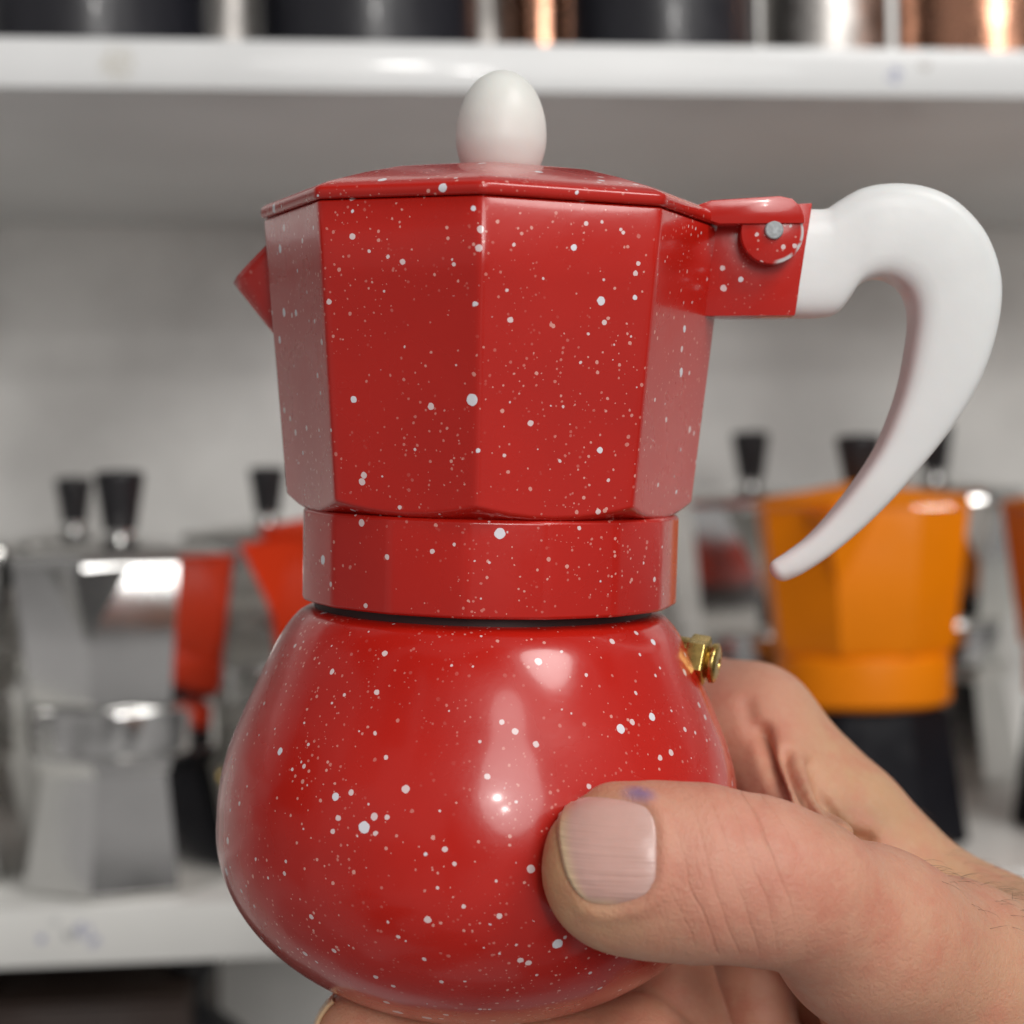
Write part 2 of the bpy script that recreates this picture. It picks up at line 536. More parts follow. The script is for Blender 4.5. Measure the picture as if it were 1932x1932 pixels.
def round_pot(u, back, R, label, mat, z=GAP + 0.0192, taper=0.86, h=0.13, name='kettle', rot=0, cat='kettle', group=None):
    x, y, _ = shelf_pt(u, back)
    root = empty(name, SM @ Matrix.Translation((x, y, z)) @ Matrix.Rotation(rad(rot), 4, 'Z'))
    tag(root, label, cat, group)
    pr = round_profile([(R * 0.9, 0), (R, 0.0006, 0.002), (R * 0.995, h * 0.5, 0.01), (R * taper, h, 0.006), (R * taper * 0.9, h + 0.002)], 4)
    lathe('body', pr, mat, root, 64)
    lid = lathe('lid', round_profile([(R * taper * 0.96, h + 0.0022), (R * taper * 0.97, h + 0.005, 0.002), (R * 0.4, h + 0.016, 0.01), (0.006, h + 0.019)], 4), mat, root, 48)
    lathe('knob', round_profile([(0.005, h + 0.018), (0.006, h + 0.026, 0.002), (0.011, h + 0.032, 0.004), (0.009, h + 0.041, 0.004), (0.001, h + 0.042)]), M['black_plastic'], lid, 24)
    pts = catmull([(R * 0.93, h * 0.9), (R + 0.03, h * 0.92), (R + 0.038, h * 0.6), (R + 0.022, h * 0.3), (R * 0.985, h * 0.25)], 6)
    hv = []
    for i, q in enumerate(pts):
        t = pts[min(i + 1, len(pts) - 1)] - pts[max(i - 1, 0)]
        t = t / np.linalg.norm(t)
        for k in range(10):
            a = 2 * math.pi * k / 10
            q2 = q + np.array((-t[1], t[0])) * math.cos(a) * 0.0045
            hv.append((math.sin(a) * 0.007, q2[0], q2[1]))
    mesh_obj('handle', hv, grid_faces(len(pts), 10), M['black_plastic'], root, 60)
    return root
U = 'pots on the upper shelf'
round_pot(195, 0.055, 0.0447, 'black enamel kettle at the left end of the upper shelf', M['black_enamel'], group=U)
round_pot(710, 0.055, 0.0438, 'black enamel kettle on the upper shelf left of the egg-shaped knob', M['black_enamel'], group=U)
round_pot(1262, 0.055, 0.0388, 'black enamel kettle on the upper shelf right of the egg-shaped knob', M['black_enamel'], taper=0.8, group=U)
round_pot(455, 0.155, 0.026, 'slim aluminium pot on the upper shelf between two black kettles', M['hammered'], taper=0.95, group=U)
round_pot(935, 0.145, 0.027, 'silver pot on the upper shelf tucked behind the middle black kettle', M['hammered'], taper=1.1, group=U)
round_pot(1035, 0.075, 0.0135, 'small copper cup-sized pot on the upper shelf above the white knob', M['copper'], taper=1.15, h=0.07, group=U)
round_pot(1570, 0.075, 0.0265, 'hammered silver pot on the upper shelf beside the copper one', M['hammered'], taper=1.12, group=U)
round_pot(1862, 0.05, 0.0335, 'hammered copper pot at the right end of the upper shelf', M['copper'], taper=0.9, group=U)

# under the lower board
x0, x1 = shelf_pt(-420, 0.06)[0], shelf_pt(345, 0.06)[0]
bx = empty('storage_box', SM @ Matrix.Translation(((x0 + x1) / 2, 0.05, -0.3195)))
tag(bx, 'dark brown cardboard box in the shadow below the lower shelf', 'box')
w2 = (x1 - x0) / 2
box('carton', -w2, w2, 0, 0.2, 0.0, 0.27, M['brown'], bx, 0.002)
for sx in (-1, 1):
    box('flap', (0.002 if sx > 0 else -w2), (w2 if sx > 0 else -0.002), -0.0015, 0.1, 0.2705, 0.2725, M['brown'], bx, 0.0006)
round_pot(350, 0.09, 0.0235, 'black pot beside the brown box below the lower shelf', M['black_enamel'], z=-0.3195, h=0.24, taper=1.0, name='pot', cat='pot')

# ------------------------------------------------------------------ the red speckled pot
PX = 0.25 / F
TILT, LEAN = rad(1.3), rad(2.95)
pot_up = Vector((math.sin(TILT), -math.sin(LEAN), math.cos(TILT) * math.cos(LEAN))).normalized()
pot_x = Vector((math.cos(TILT), 0, -math.sin(TILT)))
pot_y = pot_up.cross(pot_x).normalized()
pot_x = pot_y.cross(pot_up)
POT_R = CAMROT @ Matrix((pot_x, pot_y, pot_up)).transposed()
POT_O = at(896, 1875, 0.2535)
POT_M = Matrix.Translation(POT_O) @ POT_R.to_4x4()
POT_MI = POT_M.inverted()
pot = empty('moka_pot', POT_M)
tag(pot, 'red speckled enamel coffee pot with white hook handle, held in a hand', 'coffee pot')
def ax(v):
    return 896 + (1875 - v) * math.tan(TILT)
def L(u, v):
    """picture position in the pot's axis plane -> local (x, z) in px units"""
    p = POT_MI @ CAM
    q = POT_MI @ at(u, v, 0.25)
    d = q - p
    t = -p.y / d.y
    r = p + d * t
    return r.x / PX, r.z / PX
def Z(v):
    return L(ax(v), v)[1]

# boiler: round bulb
cz, a_, b_ = Z(1558), 493.0, Z(1558) - 0
bulb = []
N = 22
th0 = math.asin(min(0.93, 0.93))
for k in range(N):
    th = -math.asin(0.935) + (math.asin(0.935)) * k / (N - 1)
    bulb.append((a_ * math.cos(th), cz + (b_ / 0.935) * math.sin(th)))
z_off = bulb[0][1]
upper = [(493, Z(1558)), (490, Z(1490)), (476, Z(1420)), (452, Z(1355)), (425, Z(1295)), (396, Z(1232)), (372, Z(1188)), (352, Z(1163)), (338, Z(1152)), (322, Z(1146)), (300, Z(1144))]
up2 = [tuple(q) for q in catmull(upper, 5)]
prof = [(bulb[0][0] - 14, bulb[0][1])] + bulb[:-1] + up2
def bulb_mod(a, z):
    return 1 + 0.0012 * math.sin(5 * a + z * 0.01) + 0.0008 * math.sin(3 * a + 1)
lathe('boiler', prof, M['red'], pot, 144, PX, bulb_mod)
lathe('gasket', [(296, Z(1150)), (318, Z(1147)), (318, Z(1128)), (296, Z(1126))], M['gasket'], pot, 96, PX)

# collar with faint casting facets
def collar_mod(a, z):
    k = math.pi / 16
    m = ((a + 0.1) % (2 * k)) - k
    return 1 + 0.6 * (math.cos(k) / math.cos(m) - 1)
lathe('collar', round_profile([(318, Z(1127)), (347, Z(1130), 2), (353, Z(1126), 3), (354, Z(967), 2), (350, Z(962), 2), (330, Z(959))], 4), M['red'], pot, 192, PX, collar_mod, off=(9 * PX, 0, 0))

# top chamber: octagonal frustum cut by a cone at its foot
ROT = 0.0
zr, zf = Z(424), Z(938)
R1, R0 = 434.0, 383.0
cs = (379.0 - 350.0) / (Z(938) - Z(957))
def chamber_col(a):
    k = red_shape(a)
    ro = lambda z: (R0 + (R1 - R0) * (z - zf) / (zr - zf)) * k
    rc = lambda z: R0 + cs * (z - zf)
    lo, hi = zf - 60, zf + 40
    for _ in range(40):
        m = (lo + hi) / 2
        if rc(m) < ro(m):
            lo = m
        else:
            hi = m
    zi = (lo + hi) / 2
    rows = [zr, zr - 4] + [zr - (zr - zi) * t for t in (0.25, 0.5, 0.75)] + [zi + d for d in (26, 12, 7, 4, 2, 0.6, -0.6, -2, -4)] + [Z(968)]
    out = []
    for z in rows:
        A, B = ro(z), rc(z)
        kk = 6.0
        h = max(kk - abs(A - B), 0) / kk
        r = min(A, B) - h * h * kk * 0.25
        out.append((max(r, 322), z))
    out[0] = (out[0][0] - 4, zr)
    out[-1] = (322, Z(968))
    return out
colsr = [chamber_col(a) for a in RED_ANG]
vs = []
nr = len(colsr[0])
for r in range(nr):
    for a, cdat in zip(RED_ANG, colsr):
        rr, z = cdat[r]
        vs.append(((rr * math.sin(a + ROT) + 6) * PX, -rr * math.cos(a + ROT) * PX, z * PX))
mesh_obj('top_chamber', vs, grid_faces(nr, len(RED_ANG)), M['red'], pot, 50)

# lid: faceted dome with a rolled edge
zl = Z(424)
lid = oct_loft('lid', [(420, zl + 1), (437, zl + 2), (440.5, zl + 5), (441, zl + 17), (439, zl + 21), (434, zl + 25), (408, zl + 36), (330, zl + 59), (250, zl + 79), (170, zl + 92), (110, zl + 97, 0.3), (84, zl + 97, 0.8), (74, zl + 94, 1), (60, zl + 93, 1)],
               M['red'], pot, PX, p=130, sharp=60, rot=ROT, ox=6 * PX, angs=RED_ANG, shape=red_shape)
kx = 14
kz = zl + 95
kn = catmull([(58, 0), (68, 5), (75, 18), (82.5, 44), (84.5, 68), (81, 104), (69, 140), (50, 168), (27, 184), (9, 190), (0.6, 190.5)], 5)
lathe('knob', [tuple(q) for q in kn], M['knob_plastic'], lid, 64, PX, off=(kx * PX, 0, kz * PX), sharp=0)

# bracket, hinge
def pl(pts):
    return [L(*p) for p in pts]
brk = prism('handle_bracket', pl([(1300, 402), (1523, 390), (1491, 599), (1296, 600)]), -58, 58, M['red'], pot, 2.2 * PX, 2, PX)
fx = pl([(1322, 388), (1350, 388)] )
flap = prism('hinge_flap', pl([(1290, 405), (1330, 391), (1455, 383), (1478, 388), (1493, 402), (1500, 420), (1501, 433), (1345, 434), (1320, 426)]), -106, 106, M['red'], lid, 1.8 * PX, 2, PX)
lc = L(1443, 447)
M['red_chip'] = enamel('red_speckled_enamel_chipped', chip=(lc[0] * PX, lc[1] * PX, 57 * PX))
for sgn in (-1, 1):
    circ = []
    for k in range(40):
        a = 2 * math.pi * k / 40
        circ.append((lc[0] + 57 * math.cos(a), lc[1] - 2 + 57 * math.sin(a)))
    y0, y1 = (-99, -60) if sgn < 0 else (60, 99)
    prism('hinge_lug', circ, y0, y1, M['red_chip'], brk, 2.5 * PX, 2, PX)
pinv = []
prp = round_profile([(0.5, -107), (15, -106.5, 1), (17, -105, 1), (17, -90), (17, 90), (17, 105, 1), (0.5, 107)], 3)
pv = []
for r, y in prp:
    for k in range(28):
        a = 2 * math.pi * k / 28
        pv.append(((lc[0] + 2 + r * math.cos(a)) * PX, y * PX, (lc[1] + 2 + r * math.sin(a)) * PX))
mesh_obj('hinge_pin', pv, grid_faces(len(prp), 28), M['pin'], brk, 40)

# beak
SR = rad(-13)
def bl(u, v):
    return L(u, v)
T = bl(416, 518); B = bl(506, 636); Cc = bl(466, 436)
def sp(x, y, z):
    r = Vector((x, y, 0)); r.rotate(Matrix.Rotation(SR, 3, 'Z'))
    return (r.x * PX, r.y * PX, z * PX)
hw = 74
bm = bmesh.new()
rows = []
for k in range(9):
    t = k / 8.0
    # outer ridge runs from the lip tip down to the foot; side wall edges run along the chamber face
    rx = T[0] + (B[0] + 8 - T[0]) * t
    rz = T[1] + (B[1] - T[1]) * t
    zt = Cc[1] + (B[1] - Cc[1]) * t
    w = hw * (1 - t) + 1
    ex = -(R0 + (R1 - R0) * (zt - zf) / (zr - zf)) + w * 0.414 + 10
    row = []
    for j in range(-6, 7):
        q = j / 6.0
        g = abs(q) ** 1.25
        x = rx * (1 - g) + ex * g
        z = rz * (1 - g) + zt * g
        row.append(bm.verts.new(sp(x, q * w, z)))
    rows.append(row)
for k in range(8):
    for j in range(12):
        bm.faces.new((rows[k][j], rows[k][j + 1], rows[k + 1][j + 1], rows[k + 1][j]))
me = bpy.data.meshes.new('spout')
bm.to_mesh(me); bm.free()
so = finish('spout', me, M['red'], pot, 60)
sol = so.modifiers.new('thickness', 'SOLIDIFY'); sol.thickness = 10 * PX; sol.offset = -1

# hook handle
pairs = [((1521, 397), (1490, 600)), ((1555, 396), (1535, 600)), ((1578, 382), (1572, 594)), ((1622, 358), (1597, 566)), ((1682, 349), (1612, 543)), ((1745, 357), (1638, 529)), ((1800, 385), (1668, 528)),
         ((1850, 440), (1697, 544)), ((1877, 508), (1713, 572)), ((1881, 572), (1717, 612)), ((1868, 645), (1709, 672)), ((1841, 720), (1697, 730)), ((1798, 795), (1680, 783)), ((1741, 870), (1652, 848)),
         ((1680, 940), (1612, 910)), ((1620, 1000), (1566, 968)), ((1560, 1050), (1523, 1013)), ((1514, 1081), (1485, 1041)), ((1487, 1094), (1461, 1056))]
hw_ = [58, 58, 59, 61, 64, 66, 67, 67, 66, 65, 62, 59, 56, 52, 48, 41, 35, 30, 26]
raw = [(*L(*o), *L(*i), h) for (o, i), h in zip(pairs, hw_)]
pth = catmull(raw, 5)
hv = []
hn = 36
for q in pth:
    o, i, h = np.array(q[:2]), np.array(q[2:4]), q[4]
    c = (o + i) / 2
    e = (o - i) / 2
    for k in range(hn):
        a = 2 * math.pi * k / hn
        ca, sa = math.cos(a), math.sin(a)
        n_ = 2.0 / (4.4 - 2.4 * max(0.0, (len(hv) / hn - 70) / 21))
        x = math.copysign(abs(ca) ** n_, ca)
        y = math.copysign(abs(sa) ** n_, sa)
        pnt = c + e * x
        hv.append((pnt[0] * PX, -y * h * PX, pnt[1] * PX))
# rounded end
o, i = np.array(pth[-1][:2]), np.array(pth[-1][2:4])
c = (o + i) / 2; e = (o - i) / 2
dirv = np.array(((pth[-1][0] + pth[-1][2] - pth[-2][0] - pth[-2][2]), (pth[-1][1] + pth[-1][3] - pth[-2][1] - pth[-2][3])))
dirv = dirv / np.linalg.norm(dirv)
for t in (0.3, 0.55, 0.75, 0.9, 0.99):
    sc = math.sqrt(1 - t * t)
    for k in range(hn):
        a = 2 * math.pi * k / hn
        ca, sa = math.cos(a), math.sin(a)
        pnt = c + dirv * t * 20 + e * sc * ca
        hv.append((pnt[0] * PX, -sa * 26 * sc * PX, pnt[1] * PX))
mesh_obj('handle', hv, grid_faces(len(pth) + 5, hn), M['white_plastic'], pot, 60)

# brass safety valve on the right shoulder
vc = L(1296, 1238)
vroot = lathe('safety_valve', round_profile([(40, -14), (40, 6, 3), (34, 9)]), M['brass'], pot, 32, PX)
vdir = Vector((math.cos(rad(8)) * 0.93, -0.30, -0.10)).normalized()
zax = vdir; xax = Vector((0, 0, 1)).cross(zax).normalized(); yax = zax.cross(xax)
vroot.matrix_local = Matrix.Translation((vc[0] * PX - 6 * PX, -30 * PX, vc[1] * PX)) @ Matrix((xax, yax, zax)).transposed().to_4x4()
hexv = []
for (r, z) in round_profile([(34, 4), (49, 7, 3), (49, 40, 3), (40, 44)]):
    for k in range(6):
        a = math.pi / 3 * k + 0.3
        hexv.append((r * math.sin(a) * PX, r * math.cos(a) * PX, z * PX))
mesh_obj('hex_nut', hexv, grid_faces(len(round_profile([(34, 4), (49, 7, 3), (49, 40, 3), (40, 44)])), 6), M['brass'], vroot, 25)
lathe('valve_cap', round_profile([(28, 42), (30, 46, 2), (30, 48, 2), (38, 50, 3), (38, 60, 4), (28, 64, 3), (10, 65), (8, 58)]), M['brass'], vroot, 28, PX)

# ------------------------------------------------------------------ hand
# camera-aligned metres: (right, forward, up) about the camera; built as a distance field of tapered limbs
def C3(u, v, d):
    return np.array(((u - HALF) / F * d, d, -(v - HALF) / F * d))
def rpx(r, d):
    return r / F * d
class Field:
    def __init__(s):
        s.items = []
    def limb(s, pts, k, flat=1.0):
        """pts: (u, v, depth, radius px); k: blend distance (m)"""
        P = [(C3(u, v, d), rpx(r, d)) for u, v, d, r in pts]
        s.items.append((P, k, flat))
    def __call__(s, X):
        res = None
        for P, k, flat in s.items:
            dd = None
            for (a, ra), (b, rb) in zip(P[:-1], P[1:]):
                sc = np.array((1, flat, 1), np.float32)
                A = (a * sc).astype(np.float32)
                Bv = ((b - a) * sc).astype(np.float32)
                Q = X * sc - A
                t = np.clip((Q @ Bv) / float(Bv @ Bv), 0, 1)
                e = Q - t[..., None] * Bv
                d = np.sqrt((e * e).sum(-1)) - (ra + (rb - ra) * t)
                d = d / (1 + (flat - 1) * 0.5)
                dd = d if dd is None else smin(dd, d, 0.0012)
            res = dd if res is None else smin(res, dd, k)
        return res
def smin(a, b, k):
    h = np.maximum(k - np.abs(a - b), 0) / k
    return np.minimum(a, b) - h * h * k * 0.25

H = Field()
# wrist, back of the hand, heel of the thumb
H.limb([(2420, 2230, 0.262, 320), (2120, 2020, 0.262, 235), (1900, 1890, 0.262, 180)], 0.004, 0.9)
# index metacarpal up to its knuckle and the finger going round the back of the bulb
H.limb([(1960, 1875, 0.270, 145), (1740, 1740, 0.274, 146), (1575, 1572, 0.279, 146), (1420, 1398, 0.286, 128)], 0.014)
H.limb([(1400, 1385, 0.287, 122), (1290, 1335, 0.297, 112), (1080, 1350, 0.306, 102), (900, 1375, 0.303, 92)], 0.006)
# thumb: base, middle and end
H.limb([(1960, 1925, 0.250, 205), (1790, 1848, 0.236, 190), (1640, 1770, 0.224, 152)], 0.009)
H.limb([(1640, 1768, 0.224, 150), (1500, 1680, 0.2145, 122)], 0.007, 1.08)
H.limb([(1500, 1676, 0.2145, 124), (1410, 1657, 0.213, 154), (1320, 1648, 0.2125, 166), (1235, 1642, 0.2125, 164), (1182, 1640, 0.2130, 160)], 0.006, 1.24)
# fold of skin between thumb and first finger
H.limb([(1432, 1350, 0.285, 50), (1456, 1405, 0.2775, 42), (1484, 1470, 0.267, 40), (1514, 1540, 0.254, 46), (1560, 1610, 0.242, 70)], 0.007)
H.limb([(1395, 1370, 0.2865, 40), (1410, 1420, 0.281, 30), (1425, 1470, 0.276, 26), (1440, 1540, 0.266, 30)], 0.006)
# second finger round the back
H.limb([(1720, 1780, 0.276, 130), (1500, 1620, 0.290, 120), (1330, 1560, 0.300, 108), (1100, 1560, 0.306, 100), (860, 1580, 0.304, 92), (700, 1590, 0.292, 84)], 0.004)
# fingers cupped under the bulb
H.limb([(1760, 2120, 0.262, 190), (1480, 2200, 0.262, 150), (1310, 2080, 0.262, 118), (1266, 1925, 0.2655, 104), (1255, 1835, 0.272, 92)], 0.003)
H.limb([(1640, 2150, 0.272, 140), (1440, 2060, 0.276, 90), (1418, 1880, 0.283, 80), (1405, 1760, 0.290, 74)], 0.0015)
H.limb([(1700, 2120, 0.282, 140), (1560, 2050, 0.286, 90), (1532, 1880, 0.292, 84), (1520, 1760, 0.296, 80)], 0.0015)
H.limb([(1290, 2070, 0.258, 118), (1190, 2004, 0.255, 124), (1090, 2015, 0.250, 112)], 0.002)
H.limb([(1070, 2016, 0.2485, 112), (940, 2002, 0.246, 112), (800, 1985, 0.245, 108)], 0.0012)
H.limb([(705, 1960, 0.2445, 98), (690, 1960, 0.2445, 96)], 0.0012, 1.1)
# palm fold under the thumb, and an added unseen light-blocking limb
H.limb([(1880, 2130, 0.250, 190), (1640, 2120, 0.240, 120), (1560, 2110, 0.240, 105)], 0.004)  # unseen limb below the frame, added to keep light off the inner fingers
H.limb([(1610, 1905, 0.246, 66), (1700, 2010, 0.250, 90), (1850, 2080, 0.256, 150)], 0.003)

def surface_nets(fn, lo, hi, h):
    n = np.ceil((hi - lo) / h).astype(int) + 1
    gx = [lo[i] + h * np.arange(n[i]) for i in range(3)]
    G_ = np.empty(n, np.float32)
    for i in range(n[0]):
        sl = np.empty((n[1], n[2], 3), np.float32)
        sl[..., 0] = gx[0][i]
        sl[..., 1] = gx[1][:, None]
        sl[..., 2] = gx[2][None, :]
        G_[i] = fn(sl)
    ins = G_ < 0
    m = n - 1
    cnt = np.zeros(m, np.int8)
    cor = [(i, j, k) for i in (0, 1) for j in (0, 1) for k in (0, 1)]
    def sub(A, c):
        return A[c[0]:c[0] + m[0], c[1]:c[1] + m[1], c[2]:c[2] + m[2]]
    for c in cor:
        cnt += sub(ins, c)
    act = (cnt > 0) & (cnt < 8)
    idx = np.full(m, -1, np.int64)
    ii = np.argwhere(act)
    idx[act] = np.arange(len(ii))
    acc = np.zeros((len(ii), 3)); num = np.zeros(len(ii))
    for a in cor:
        for ax_ in range(3):
            if a[ax_]:
                continue
            b = list(a); b[ax_] = 1
            va = G_[ii[:, 0] + a[0], ii[:, 1] + a[1], ii[:, 2] + a[2]]
            vb = G_[ii[:, 0] + b[0], ii[:, 1] + b[1], ii[:, 2] + b[2]]
            x = (va < 0) != (vb < 0)
            t = np.where(x, va / np.where(x, va - vb, 1), 0)
            p = np.tile(np.array(a, float), (len(ii), 1))
            p[:, ax_] += t
            acc[x] += p[x]; num[x] += 1
    V = (ii + acc / num[:, None]) * h + lo
    quads = []
    for ax_ in range(3):
        o1, o2 = (ax_ + 1) % 3, (ax_ + 2) % 3
        s0 = [slice(None)] * 3; s1 = [slice(None)] * 3
        s0[ax_] = slice(0, -1); s1[ax_] = slice(1, None)
        ch = ins[tuple(s0)] != ins[tuple(s1)]
        e = np.argwhere(ch)
        e = e[(e[:, o1] > 0) & (e[:, o2] > 0) & (e[:, o1] < m[o1]) & (e[:, o2] < m[o2])]
        def cid(d1, d2):
            q = e.copy(); q[:, o1] -= d1; q[:, o2] -= d2
            return idx[q[:, 0], q[:, 1], q[:, 2]]
        qd = np.stack([cid(1, 1), cid(0, 1), cid(0, 0), cid(1, 0)], 1)
        fl = ins[e[:, 0], e[:, 1], e[:, 2]]
        qd[~fl] = qd[~fl][:, ::-1]
        quads.append(qd)
    return V, np.concatenate(quads)

# nail outline in picture columns (thumb's dorsal face looks at the camera)
def nail_uv(s, t):
    """s 0 cuticle .. 1 free edge, t -1 top .. 1 bottom"""
    uc = 1240 - 34 * abs(t) ** 4
    uf = 1060 + 18 * t + 32 * abs(t) ** 2.6
    u = uc + (uf - uc) * s
    v = 1605 + t * (113 - 20 * (1 - s) ** 2 - 14 * s ** 3)
    return u, v
NAIL_POLY = [nail_uv(k / 10, -1) for k in range(11)] + [nail_uv(1, -1 + k / 10) for k in range(21)] + [nail_uv(1 - k / 10, 1) for k in range(11)] + [nail_uv(0, 1 - k / 10) for k in range(21)]
def poly_sd(P, poly):
    poly = np.array(poly)
    A = poly; B_ = np.roll(poly, -1, 0)
    best = np.full(len(P), 1e9); ins = np.zeros(len(P), bool)
    for a, b in zip(A, B_):
        ab = b - a
        L2 = ab @ ab
        if L2 < 1e-9:
            continue
        t = np.clip(((P - a) @ ab) / L2, 0, 1)
        e = P - a - t[:, None] * ab
        best = np.minimum(best, (e * e).sum(1))
        c = ((a[1] > P[:, 1]) != (b[1] > P[:, 1])) & (P[:, 0] < (b[0] - a[0]) * (P[:, 1] - a[1]) / (b[1] - a[1] + 1e-12) + a[0])
        ins ^= c
    d = np.sqrt(best)
    return np.where(ins, -d, d)

lo = np.minimum(C3(560, 2330, 0.24), C3(560, 2330, 0.31)); lo[1] = 0.196
hi = C3(2330, 1180, 0.32); hi[1] = 0.325
hi[0] = C3(2330, 0, 0.27)[0]
V, Q = surface_nets(H, lo, hi, 0.00072)
# refine onto the field, then press the nail bed in and raise the folds round it
def grad(X, e=0.0003):
    g = np.stack([H((X + d).astype(np.float32)) - H((X - d).astype(np.float32)) for d in np.eye(3) * e], -1)
    return g / (np.linalg.norm(g, axis=-1, keepdims=True) + 1e-12)
inner = np.all((V > lo + 0.002) & (V < hi - 0.002), 1)
for _ in range(2):
    g = grad(V)
    d = H(V.astype(np.float32))
    V[inner] -= (g * np.clip(d, -0.0006, 0.0006)[:, None])[inner]
g = grad(V)
uvp = np.stack([V[:, 0] / V[:, 1] * F + HALF, -V[:, 2] / V[:, 1] * F + HALF], 1)
sd = np.full(len(V), 999.0)
near = (uvp[:, 0] > 960) & (uvp[:, 0] < 1330) & (uvp[:, 1] > 1420) & (uvp[:, 1] < 1820) & (g[:, 1] < 0.15) & (V[:, 1] < 0.216)
sd[near] = poly_sd(uvp[near], NAIL_POLY)
free = np.clip((1120 - uvp[:, 0]) / 50, 0, 1)
disp = -0.00035 * np.clip((6 - sd) / 18, 0, 1) + 0.00042 * np.exp(-((sd - 16) / 13) ** 2) * (1 - 0.7 * free)
def groove(pts, w, amp):
    P = np.array(pts, float)
    best = np.full(len(V), 1e9)
    for a, b in zip(P[:-1], P[1:]):
        ab = b - a
        t = np.clip(((uvp - a) @ ab) / (ab @ ab), 0, 1)
        e = uvp - a - t[:, None] * ab
        best = np.minimum(best, (e * e).sum(1))
    return -amp * np.exp(-best / w ** 2)
back = np.clip((V[:, 1] - 0.236) / 0.008, 0, 1) * (g[:, 1] < 0.3)
disp += back * groove([(1440, 1375), (1452, 1440), (1472, 1505)], 13, 0.0030)
disp += back * groove([(1484, 1420), (1504, 1480), (1532, 1545), (1575, 1572), (1640, 1585)], 11, 0.0024)
disp += (back * 0.5) * groove([(1408, 1330), (1420, 1380)], 16, 0.0018)
disp += back * groove([(1530, 1440), (1550, 1510), (1585, 1560)], 9, 0.0009)
V += g * disp[:, None]

# skin tints by region, darker at the thumb web and below the bulb
u_, v_ = uvp[:, 0], uvp[:, 1]
def blob(u0, v0, ru, rv):
    return np.exp(-((u_ - u0) / ru) ** 2 - ((v_ - v0) / rv) ** 2)
base = np.tile(np.array((0.60, 0.30, 0.19)), (len(V), 1))
def tint(c, w):
    global base
    base = base * (1 - w[:, None]) + np.array(c) * w[:, None]
front = (V[:, 1] < 0.245).astype(float)
tint((0.64, 0.295, 0.205), 0.8 * blob(1400, 1640, 190, 190) * front)
tint((0.66, 0.36, 0.17), 0.75 * np.clip((1180 - u_) / 120, 0, 1) * front * (v_ < 1850))
tint((0.64, 0.37, 0.21), 0.5 * blob(1150, 1750, 120, 60) * front)
tint((0.54, 0.33, 0.17), 0.75 * np.clip((u_ - 1480) / 120, 0, 1) * np.clip((V[:, 1] - 0.232) / 0.025, 0, 1))
tint((0.58, 0.26, 0.18), 0.7 * blob(1350, 1310, 70, 80) * (1 - front))
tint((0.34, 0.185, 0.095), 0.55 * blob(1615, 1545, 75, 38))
tint((0.54, 0.30, 0.175), 0.6 * np.clip((u_ - 1650) / 260, 0, 1))
tint((0.52, 0.25, 0.14), 0.5 * np.clip((v_ - 1840) / 60, 0, 1) * (u_ < 1250))

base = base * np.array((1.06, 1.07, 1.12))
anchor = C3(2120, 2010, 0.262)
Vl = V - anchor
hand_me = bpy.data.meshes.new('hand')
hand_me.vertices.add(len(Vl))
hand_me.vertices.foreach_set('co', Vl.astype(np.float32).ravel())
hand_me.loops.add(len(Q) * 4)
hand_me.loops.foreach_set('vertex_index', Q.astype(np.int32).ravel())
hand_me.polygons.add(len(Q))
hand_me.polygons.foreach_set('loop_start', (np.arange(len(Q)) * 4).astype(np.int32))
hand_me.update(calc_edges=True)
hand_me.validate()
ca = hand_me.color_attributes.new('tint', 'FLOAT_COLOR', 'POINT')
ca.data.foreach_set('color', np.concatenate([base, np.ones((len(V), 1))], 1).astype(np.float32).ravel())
kn_w = np.exp(-((u_ - 1395) / 95) ** 2) * front * (v_ > 1440) * (v_ < 1800)
kw = hand_me.attributes.new('knuckle', 'FLOAT', 'POINT')
kw.data.foreach_set('value', kn_w.astype(np.float32))
hand_me.shade_smooth()

